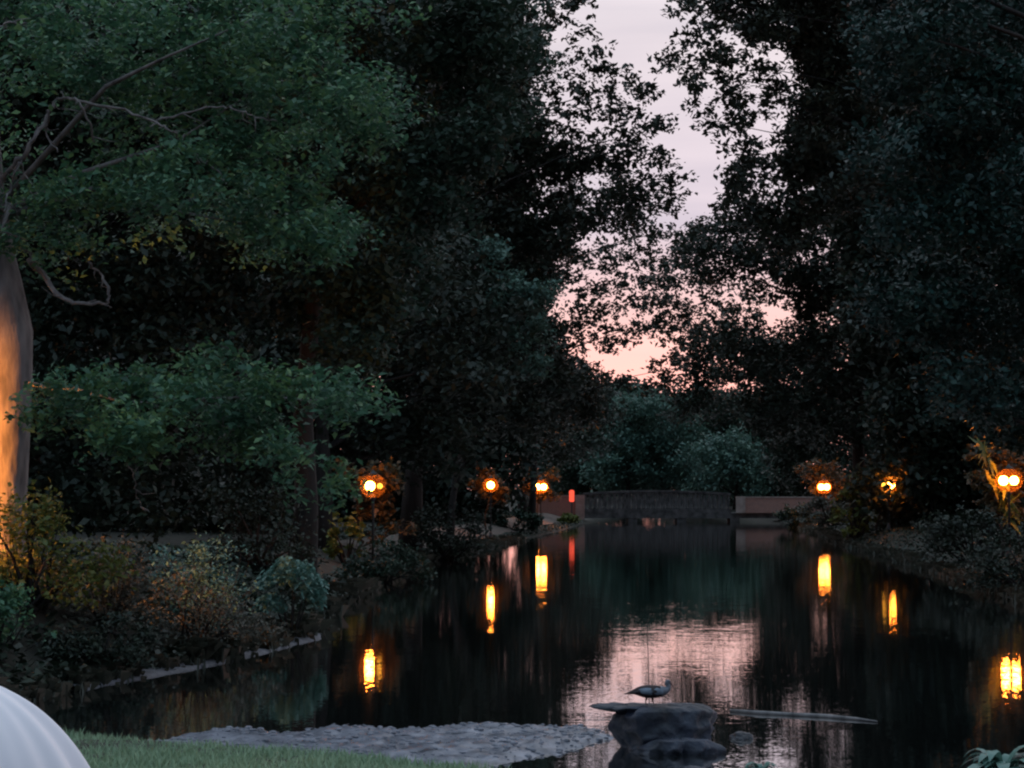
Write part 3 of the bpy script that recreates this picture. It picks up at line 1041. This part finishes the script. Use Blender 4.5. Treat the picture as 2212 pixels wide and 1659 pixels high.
def sedge():
    n = 15000
    side = rng.uniform(0, 1, n) < 0.6
    y = np.where(side, 30 + 100 * rng.uniform(0, 1, n) ** 1.6, rng.uniform(50, 170, n))
    t = rng.normal(0.1, 0.22, n)
    x = np.where(side, np.interp(y, LY, LX) - t, np.interp(y, RY, RX) + t)
    clump = np.array([mnoise.noise(Vector((b * 0.9, a * 0.3, 4))) for a, b in zip(x, y)])
    keep = clump > -0.25
    x, y, clump = x[keep], y[keep], clump[keep]
    n = len(x)
    z = np.maximum(ground_z(x, y), -0.05)
    h = rng.uniform(0.15, 0.5, n) * (0.8 + 0.8 * clump)
    a = rng.uniform(0, 2 * math.pi, n)
    B = np.stack([x, y, z - 0.03], 1)
    s = np.stack([np.cos(a), np.sin(a), 0 * a], 1) * (0.012 + 0.0002 * y)[:, None]
    d = np.stack([-np.sin(a), np.cos(a), 0 * a], 1)
    mid = B + d * (0.2 * h)[:, None] + np.stack([0 * h, 0 * h, h * 0.8], 1)
    tip = B + d * (0.75 * h)[:, None] + np.stack([0 * h, 0 * h, h * 0.75], 1)
    V = np.empty((n, 5, 3))
    V[:, 0], V[:, 1], V[:, 2], V[:, 3], V[:, 4] = B - s, B + s, mid + s, tip, mid - s
    o = link_mesh('sedge', V.reshape(-1, 3), np.arange(5 * n).reshape(n, 5), M['leaf_brown'])
    tag(o, 'dull sedge drooping over the edge of both river banks', 'sedge', kind='stuff')


sedge()


# trees added just behind the lamps: their lit leaves imitate the lamps' halos
M['leaf_halo'] = leaf_mat('leaf_halo', [(0.045, 0.034, 0.018), (0.08, 0.058, 0.027), (0.12, 0.09, 0.034)], 0.3)  # brownish so that lamplight turns the added leaves orange
for lab, px, py, D, rx, ry, dz in [
    ('added leafy tree that makes an orange halo behind the brightest left-bank lamp', 812, 1055, 78.4, 80, 78, 0.8),
    ('added leafy tree that makes a halo close behind the small round lamp on the left bank', 1062, 1050, 123.3, 40, 42, 0.7),
    ('added leafy tree that makes a halo close behind the left bridge lamp', 1160, 1045, 166.5, 46, 36, 0.7),
    ('added leafy tree that makes a halo close behind the right bridge lamp', 1790, 1035, 166.6, 62, 42, 0.7),
    ('added leafy tree that makes an amber halo around the lamp beside the orange-lit bush', 1895, 1045, 119.4, 85, 62, 0.8),
    ('added leafy tree that makes a halo behind the rightmost lamp', 2165, 1045, 77.6, 85, 85, 0.8)]:
    cs = []
    for _ in range(34):
        q = np.clip(rng.normal(0, 0.48, 2), -1.3, 1.3)
        cs.append(W(px + rx * (q[0] + 0.25 * q[1]), py + ry * (q[1] * 1.1 + 0.12), D + rng.uniform(0.15, dz + 0.5)))
    tree('halo_tree', lab, 'trees added as halos behind the lamps', px, D + 0.5, py - ry * 0.6, 0.07,
         [(cs, 0.22 * rx * wpp(D), 7, 9, 0.09 * rx * wpp(D), 0.9)], 0.20 + 0.0007 * D, M['leaf_halo'], step=2, rl=0.025)


# ------------------------------------------------------------------ lamps
def halo_glass_mat():  # faintly lit shell, added to imitate the glare around the bulbs
    m, nt, L = new_mat('amber_halo')
    out = nd(nt, 'ShaderNodeOutputMaterial')
    t = nd(nt, 'ShaderNodeBsdfTranslucent')
    t.inputs[0].default_value = (1.0, 0.5, 0.12, 1)
    c = nd(nt, 'ShaderNodeBsdfTransparent')
    ms = nd(nt, 'ShaderNodeMixShader')
    ms.inputs[0].default_value = 0.026
    L(c.outputs[0], ms.inputs[1])
    L(t.outputs[0], ms.inputs[2])
    L(ms.outputs[0], out.inputs[0])
    return m


M['halo_glass'] = halo_glass_mat()


def lamp(label, px, py, D, bulbs, rw=0.52, shade=False, group='globe lamps along the river path'):
    """a post with one amber glass globe, oversized to imitate the halo of glare; bulbs: list of (side offset in metres, material, radius)"""
    c = W(px, py, D)
    z0 = gz(c[0], D)
    e = empty('street_lamp', (c[0], D, z0), label, 'street lamp', group)
    zt = c[2] - z0
    rh = 0.36 if shade else 0.88 * rw
    mb = MB()
    mb.lathe((c[0], D, z0), [(0.14, -0.1), (0.14, 0.25), (0.10, 0.32), (0.09, 0.5), (0.06, 0.55)], 12)
    mb.build('base', M['metal'], e, True)
    mb = MB()
    mb.lathe((c[0], D, z0), [(0.05, 0.5), (0.04, zt - rh - 0.15), (0.05, zt - rh - 0.1), (0.13, zt - rh + 0.02)], 12)
    mb.build('pole', M['metal'], e, True)
    for off, mt, rr in bulbs:
        gc = np.array([c[0] + off, D, c[2]])
        prof = [(rr * math.sin(a), -rr * math.cos(a)) for a in np.linspace(0.25, math.pi - 0.25, 9)]
        mb = MB()
        mb.lathe(gc, prof, 14)
        mb.build('bulb', M[mt], e, True)
    if not shade:
        prof = [(rw * math.sin(a), -rh * math.cos(a)) for a in np.linspace(0.36, math.pi - 0.36, 13)]
        V, F = [], []
        for r, z in prof:
            for k in range(24):
                a = 2 * math.pi * k / 24
                V.append((c[0] + r * math.cos(a), D + r * math.sin(a), c[2] + z))
        for i in range(len(prof) - 1):
            for k in range(24):
                a, b = i * 24 + k, i * 24 + (k + 1) % 24
                F.append((a, b, b + 24, a + 24))
        link_mesh('halo_globe', V, F, M['halo_glass'], e, True)
    for a0, a1 in (((-110, 47), (76, 170)) if shade else ()):      # added curved shields: a slot lets light reach mainly the trunk
        V, F = [], []
        for k in range(13):
            ad = a0 + (a1 - a0) * k / 12
            a = math.radians(ad)
            for r in (0.27, 0.285):
                for z in (-rh if ad < 16 or ad > 70 else -0.05, rh):
                    V.append((c[0] + r * math.cos(a), D + r * math.sin(a), c[2] + z))
            if k:
                p, q = 4 * (k - 1), 4 * k
                F += [(p, q, q + 1, p + 1), (p + 2, p + 3, q + 3, q + 2), (p + 1, q + 1, q + 3, p + 3), (p, p + 2, q + 2, q)]
        F += [(0, 1, 3, 2), (48, 50, 51, 49)]
        link_mesh('added_shield', V, F, M['metal'], e)
    mb = MB()
    mb.lathe(c, [(0.42 if shade else 0.36 * rw, rh * 0.94), (0.16, rh * 1.05), (0.07, rh * 1.2), (0.01, rh * 1.4)], 16)  # widened on the shielded lamp to cut off its upward light
    mb.build('cap', M['metal'], e, True)
    return e


lamp('brightest left-bank lamp, a white light and a small yellow one, above large yellow leaves', 806, 1050, 77, [(-0.12, 'globe', 0.19), (0.26, 'globe_dim', 0.11)])
lamp('small round lamp on the left bank, left of the wide bridge lamp', 1060, 1048, 122, [(0.0, 'globe', 0.22)], 0.5)
lamp('wide glowing lamp above the left brick wall of the bridge', 1168, 1052, 165, [(-0.24, 'globe', 0.25), (0.24, 'globe', 0.25)], 0.66)
lamp('wide glowing lamp above the right brick wall of the bridge', 1780, 1052, 165, [(-0.24, 'globe', 0.25), (0.24, 'globe', 0.25)], 0.66)
lamp('lamp on the right bank with a small yellow light left of the white one', 1919, 1047, 117, [(-0.3, 'globe_dim', 0.14), (0.16, 'globe', 0.22)], 0.58)
lamp('rightmost lamp with two white lights beside long golden leaves', 2179, 1038, 76, [(-0.2, 'globe', 0.18), (0.2, 'globe', 0.17)])
lamp('lamp just left of the picture that lights the stout trunk orange', -339, 1035, 36.6, [(0.0, 'globe_strong', 0.08)], shade=True)


# ------------------------------------------------------------------ bridge
def bridge():
    Y0, Y1 = 195.0, 198.5
    xa, xb = 7.0, 21.4
    e = empty('stone_bridge', (14, Y0, 0), 'low dark grey stone bridge with a balustrade crossing the far end of the river', 'bridge')
    mb = MB()
    mb.box(xa - 3, xb + 11, Y0 + 0.05, Y1, 0.36, 0.88)
    mb.build('deck', M['stone'], e)
    for yy in (Y0 + 0.1, Y1 - 0.35):
        def top(x):
            t = (x - xa) / (xb - xa) * 2 - 1
            return 2.62 + 0.28 * (1 - t * t)
        mb = MB()
        mb.box(xa, xb, yy - 0.06, yy + 0.26, 0.882, 1.25)
        mb.build('plinth', M['stone'], e)
        n = 30
        mb = MB()
        for i in range(n):
            x0, x1 = xa + (xb - xa) * i / n, xa + (xb - xa) * (i + 1) / n
            V = [(x0, yy - 0.08, top(x0)), (x1, yy - 0.08, top(x1)), (x1, yy + 0.28, top(x1)), (x0, yy + 0.28, top(x0))]
            V += [(x, y, z + 0.2) for x, y, z in V]
            mb.add(V, [(0, 3, 2, 1), (4, 5, 6, 7), (0, 1, 5, 4), (2, 3, 7, 6)])
        mb.build('handrail', M['stone'], e)
        for i in range(n):
            x = xa + (xb - xa) * (i + 0.5) / n
            h = top(x) - 1.25
            mb = MB()
            mb.lathe((x, yy + 0.1, 1.252), [(0.13, 0), (0.13, 0.08), (0.09, 0.14), (0.17, h * 0.38), (0.09, h * 0.8), (0.13, h * 0.92), (0.13, h - 0.004)], 8)
            mb.build('baluster', M['stone'], e, True)
    for x in (xa - 0.5, 11.8, 16.6, xb + 0.4):
        mb = MB()
        mb.box(x - 0.45, x + 0.45, Y0 + 0.1, Y1 - 0.05, -0.6, 0.358)
        mb.build('pier', M['stone'], e)
    for lab, x0, x1, y, z0, z1, pil in [('brick wall with a pinkish end pillar at the right end of the bridge', xb + 0.5, 31.5, 194.6, 0.885, 2.35, xb + 0.9),
                                        ('brick wall glowing red-brown at the left end of the bridge', 1.6, 6.9, 191.0, 0.6, 2.5, 6.5)]:
        w = empty('brick_wall', ((x0 + x1) / 2, y, z0), lab, 'wall', 'brick walls at the bridge ends')
        mb = MB()
        mb.box(x0, x1, y, y + 0.3, z0 - 0.4 if x0 < 5 else z0, z1)
        mb.build('wall', M['brick'], w)
        mb = MB()
        mb.box(x0 - 0.05, x1 + 0.05, y - 0.06, y + 0.36, z1 + 0.002, z1 + 0.12)
        mb.build('coping', M['coping'], w)
        mb = MB()
        mb.box(pil - 0.45, pil + 0.45, y - 0.2, y - 0.003, z0 - 0.3 if x0 < 5 else z0, z1 + 0.15)
        mb.build('pillar', M['coping'], w)
    # red marker light left of the bridge
    c = W(1235, 1071, 189)
    m = empty('marker_light', (c[0], 189, gz(c[0], 189)), 'upright red light on a post at the left end of the bridge', 'marker light')
    mb = MB()
    mb.lathe((c[0], 189, 0), [(0.07, gz(c[0], 189) - 0.1), (0.07, c[2] - 0.58)], 8)
    mb.build('post', M['metal'], m)
    mb = MB()
    mb.lathe((c[0], 189, c[2]), [(0.14, -0.57), (0.24, -0.5), (0.24, 0.45), (0.12, 0.55)], 12)
    mb.build('light_tube', M['red_lit'], m, True)


bridge()


# ------------------------------------------------------------------ rock, bird, odds and ends
D_R = 26.7
SC = wpp(D_R)


def blob(name, label, cat, c, rx, ry, rz, mat, seed, group=None, flat_top=None, amp=0.22, parent=None):
    V, F = [], []
    nu, nv = 40, 22
    for j in range(nv + 1):
        th = math.pi * j / nv
        for i in range(nu):
            ph = 2 * math.pi * i / nu
            d = Vector((math.sin(th) * math.cos(ph), math.sin(th) * math.sin(ph), math.cos(th)))
            k = 1 + amp * mnoise.noise(d * 1.3 + Vector((seed, 0, 0))) + 0.5 * amp * mnoise.noise(d * 3.1 + Vector((0, seed, 0))) + 0.2 * amp * mnoise.noise(d * 7 + Vector((0, 0, seed)))
            p = np.array(c) + np.array([d.x * rx, d.y * ry, d.z * rz]) * k
            if flat_top is not None and p[2] > flat_top:
                p[2] = flat_top + 0.15 * (p[2] - flat_top)
            V.append(p)
    for j in range(nv):
        for i in range(nu):
            a, b = j * nu + i, j * nu + (i + 1) % nu
            F.append((a, a + nu, b + nu, b))
    o = link_mesh(name, V, F, mat, parent, True)
    if label:
        tag(o, label, cat, group)
    return o


TOP = W(1405, 1524, D_R)[2]
rc = W(1432, 1590, D_R)


def the_rock():
    e = empty('boulder', (rc[0], D_R, 0), 'dark flat-topped boulder in the water with the bird standing on it', 'rock')

    def ringed(name, c, rx, ry, prof, seed, amp):
        V, F = [], []
        nu = 64
        lv = []
        for (z0, r0), (z1, r1) in zip(prof[:-1], prof[1:]):
            for k in range(5):
                t = k / 5
                lv.append((z0 + (z1 - z0) * t, r0 + (r1 - r0) * t))
        lv.append(prof[-1])
        for z, r in lv:
            for i in range(nu):
                a = 2 * math.pi * i / nu
                q = Vector((math.cos(a), math.sin(a), z * 1.6))
                k = 1 + amp * mnoise.noise(q * 1.2 + Vector((seed, 0, 0))) - amp * 0.8 * abs(mnoise.noise(q * 2.6 + Vector((0, seed, 0)))) + 0.12 * amp * mnoise.noise(q * 9)
                zz = z + 0.03 * mnoise.noise(q * 3 + Vector((0, 0, seed)))
                V.append((c[0] + rx * r * k * math.cos(a), c[1] + ry * r * k * math.sin(a), c[2] + min(zz, TOP - 0.004 - c[2])))
        for j in range(len(lv) - 1):
            for i in range(nu):
                p, q = j * nu + i, j * nu + (i + 1) % nu
                F.append((p, q, q + nu, p + nu))
        F.append(tuple(range(nu))[::-1])
        F.append(tuple(range((len(lv) - 1) * nu, len(lv) * nu)))
        link_mesh(name, V, F, M['rock'], e, True)
    T = TOP
    ringed('main_mass', (rc[0] + 0.07, D_R + 0.2, 0), 0.66, 0.42, [(-0.35, 1.0), (0.0, 0.94), (0.12, 1.0), (0.26, 1.06), (T - 0.16, 1.04), (T - 0.07, 0.93), (T - 0.02, 0.72), (T - 0.004, 0.05)], 3.1, 0.36)
    ringed('ledge', (rc[0] - 0.45, D_R + 0.25, T - 0.07), 0.50, 0.30, [(-0.03, 0.4), (0.0, 0.85), (0.03, 1.0), (0.055, 0.9), (0.064, 0.05)], 8.3, 0.25)
    ringed('front_slab', (rc[0] + 0.2, D_R - 0.36, 0), 0.50, 0.24, [(-0.3, 1.0), (0.0, 0.98), (0.06, 0.95), (0.13, 0.72), (0.17, 0.62), (0.18, 0.05)], 15.5, 0.9)


the_rock()
for lab, px, py, r, sd in [('small dark stone in the water right of the boulder', 1601, 1590, 0.17, 1.2),
                           ('dark flat stone at the bottom edge below the boulder', 1505, 1672, 0.24, 9.1)]:
    D = CAMH * FPX / (py - HOR)
    w = W(px, py, D)
    blob('stone', lab, 'stone', (w[0], D, 0.0), r, r, r * 0.55, M['rock'], sd, 'stones in the shallow water')


def the_bird():
    # local frame: x along the picture (bill to the right), z up; from zoom pixels at 1/1095 m
    m = 1 / 1095.0
    foot = W(1404.5, 1525, D_R)
    zx0, zy0 = 1140.0, 650.0

    def Pz(zx, zy, y=0.0):
        return np.array([foot[0] + (zx - zx0) * m, D_R + 0.12 + y, TOP + 0.004 + (zy0 - zy) * m])
    mats = {
        'body': solid_mat('plumage', (0.018, 0.011, 0.012), (0.04, 0.025, 0.025), 14, 0.7, 0.2),
        'wing': solid_mat('wing_feathers', (0.10, 0.13, 0.17), (0.22, 0.26, 0.31), 10, 0.6, 0.2),
        'dark': solid_mat('flight_feathers', (0.02, 0.018, 0.02), (0.04, 0.03, 0.03), 10, 0.5),
        'neck': solid_mat('neck_feathers', (0.12, 0.13, 0.15), (0.20, 0.21, 0.24), 16, 0.8),
        'bill': solid_mat('bill_horn', (0.06, 0.04, 0.045), (0.10, 0.06, 0.06), 10, 0.4),
        'leg': solid_mat('leg_skin', (0.12, 0.06, 0.05), (0.2, 0.10, 0.08), 10, 0.6),
        'eye': solid_mat('eye_dark', (0.01, 0.01, 0.01), (0.02, 0.015, 0.01), 10, 0.2),
    }
    e = empty('water_bird', (foot[0], D_R + 0.12, TOP), 'dark duck-like bird with a grey wing and bent grey neck, standing on the boulder', 'bird')
    # spine stations: (zx, zy, vertical radius, half width) in zoom pixels: tail -> body -> neck -> head
    st = [(765, 503, 4, 10), (830, 490, 16, 34), (900, 472, 32, 52), (960, 462, 62, 78), (1040, 462, 90, 96), (1130, 466, 102, 104), (1220, 466, 98, 100),
          (1310, 462, 82, 84), (1375, 450, 62, 62), (1412, 425, 46, 44), (1420, 392, 38, 34), (1408, 364, 36, 32), (1398, 340, 46, 38), (1405, 322, 44, 36), (1428, 318, 30, 26), (1442, 322, 12, 12)]
    K = 16
    V, F = [], []
    pts = [Pz(a, b) for a, b, _, _ in st]
    for i, (a, b, rv, rh) in enumerate(st):
        p0, p1 = pts[max(i - 1, 0)], pts[min(i + 1, len(st) - 1)]
        t = p1 - p0
        t = t / np.linalg.norm(t)
        up = np.array([-t[2], 0, t[0]])
        for k in range(K):
            an = 2 * math.pi * k / K
            V.append(pts[i] + up * rv * m * math.sin(an) + np.array([0, rh * m * math.cos(an), 0]))
    n = len(st)
    for i in range(n - 1):
        for k in range(K):
            a, b = i * K + k, i * K + (k + 1) % K
            F.append((a, b, b + K, a + K))
    F.append(tuple(range(K))[::-1])
    F.append(tuple(range((n - 1) * K, n * K)))
    body = link_mesh('body', V, F, mats['body'], e, True)
    body.data.materials.append(mats['neck'])
    for p in body.data.polygons:
        c = p.center
        if c.x * 1095 + zx0 > 1300:
            p.material_index = 1
    sm = body.modifiers.new('smooth', 'SUBSURF')
    sm.levels = 1
    sm.render_levels = 2
    # folded wings: shallow shells on each flank
    for side in (-1, 1):
        Vw, Fw = [], []
        outl = [(975, 430), (1020, 412), (1090, 402), (1160, 408), (1240, 402), (1310, 420), (1345, 450), (1330, 490), (1250, 512), (1180, 508), (1100, 498), (1030, 486), (985, 462)]
        cen = (1150, 455)
        rings = 4
        for r in range(rings + 1):
            f = r / rings
            for (a, b) in outl:
                x = cen[0] + (a - cen[0]) * f
                y = cen[1] + (b - cen[1]) * f
                # body half width there, plus a little
                bw = np.interp(x, [s[0] for s in st[:9]], [s[3] for s in st[:9]])
                bv = np.interp(x, [s[0] for s in st[:9]], [s[2] for s in st[:9]])
                bz = np.interp(x, [s[0] for s in st[:9]], [s[1] for s in st[:9]])
                q = np.clip((y - bz) / bv, -0.95, 0.95)
                off = bw * math.sqrt(1 - q * q) + 10 * (1 - f ** 3) + 1
                Vw.append(Pz(x, y, side * off * m))
        kk = len(outl)
        for r in range(rings):
            for i in range(kk):
                a, b = r * kk + i, r * kk + (i + 1) % kk
                Fw.append((a, b, b + kk, a + kk))
        w = link_mesh('wing', Vw, Fw, mats['wing'], e, True)
        w.data.materials.append(mats['dark'])
        for p in w.data.polygons:
            c = p.center
            zx = c.x * 1095 + zx0
            if 1168 < zx < 1222:
                p.material_index = 1
        mb = MB()
        mb.tube([Pz(1000, 452, side * 74 * m), Pz(930, 470, side * 58 * m), Pz(860, 490, side * 34 * m)], [0.022, 0.014, 0.004], 7)
        mb.build('wing_tip', mats['dark'], w, True)
    mb = MB()
    mb.tube([Pz(1432, 322), Pz(1455, 352), Pz(1478, 384), Pz(1498, 408)], [0.017, 0.012, 0.008, 0.003], 8)
    mb.build('bill', mats['bill'], e, True)
    for side in (-1, 1):
        mb = MB()
        q = Pz(1422, 316, side * 31 * m)
        mb.lathe(q, [(0.001, -0.006), (0.006, -0.003), (0.006, 0.003), (0.001, 0.006)], 8)
        mb.build('eye', mats['eye'], e, True)
    for side, (x0, y0, x1, y1) in ((-1, (1095, 555, 1082, 645)), (1, (1185, 560, 1206, 645))):
        mb = MB()
        mb.tube([Pz(x0, y0, side * 30 * m), Pz((x0 + x1) / 2 - 6, (y0 + y1) / 2, side * 30 * m), Pz(x1, y1, side * 30 * m)], [0.016, 0.008, 0.007], 7)
        for dx, dy in ((42, 0), (34, 22), (34, -22)):
            mb.tube([Pz(x1, y1, side * 30 * m), Pz(x1 + dx, y1 + 4, (side * 30 + dy) * m)], [0.006, 0.003], 6)
        mb.build('leg', mats['leg'], e, True)


the_bird()

# reed stalk behind the bird, floating branch right of the rock
D = 28.4
a, b = W(1404, 1578, D), W(1398, 1338, D)
mb = MB()
mb.tube([(a[0], D, -0.1), a * 0.5 + b * 0.5, b], [0.007, 0.006, 0.003], 6)
tag(mb.build('reed_stalk', M['bark'], None, True), 'single thin dark stalk rising from the water behind the bird', 'reed')
pp = []
for px, py in [(1578, 1533), (1640, 1538), (1700, 1541), (1780, 1545), (1850, 1551), (1895, 1556)]:
    D = CAMH * FPX / (py - HOR)
    w = W(px, py, D)
    pp.append((w[0], w[1], 0.015))
mb = MB()
mb.tube(pp, [0.03, 0.04, 0.035, 0.04, 0.03, 0.012], 7)
tag(mb.build('floating_branch', M['bark_pale'], None, True), 'long thin pale branch floating on the water right of the boulder', 'branch')


# pale covered shape in the lower left corner
def cover():
    cx, cyy = W(-120, HOR, 5)[0], 5.0
    z0 = gz(cx, cyy)
    ztop, a, b = 3.03, 0.45, 0.6
    V, F = [], []
    n, rings = 260, 60
    for j in range(rings + 1):
        t = j / rings
        if t < 0.5:
            th = t / 0.5 * math.pi / 2
            r = a * math.sin(th)
            z = ztop - b * (1 - math.cos(th))
        else:
            u = (t - 0.5) / 0.5
            r = a * (1 + 0.10 * u)
            z = (ztop - b) * (1 - u) + (z0 + 0.02) * u
        for i in range(n):
            ph = 2 * math.pi * i / n
            f = 0.03 * min(1, t * 6) * (math.sin(ph * 9 + 1.3 * math.sin(3 * ph)) + 0.6 * math.sin(ph * 17 + 2 * t) + 0.3 * math.sin(ph * 31 + 5 * t))
            V.append((cx + (r * (1 + f)) * math.cos(ph), cyy + (r * (1 + f)) * 0.85 * math.sin(ph), z))
    for j in range(rings):
        for i in range(n):
            p, q = j * n + i, j * n + (i + 1) % n
            F.append((p, p + n, q + n, q))
    o = link_mesh('fabric_cover', V, F, M['cloth'], None, True)
    tag(o, 'pale grey fabric cover with soft folds in the lower left corner', 'fabric cover')


cover()
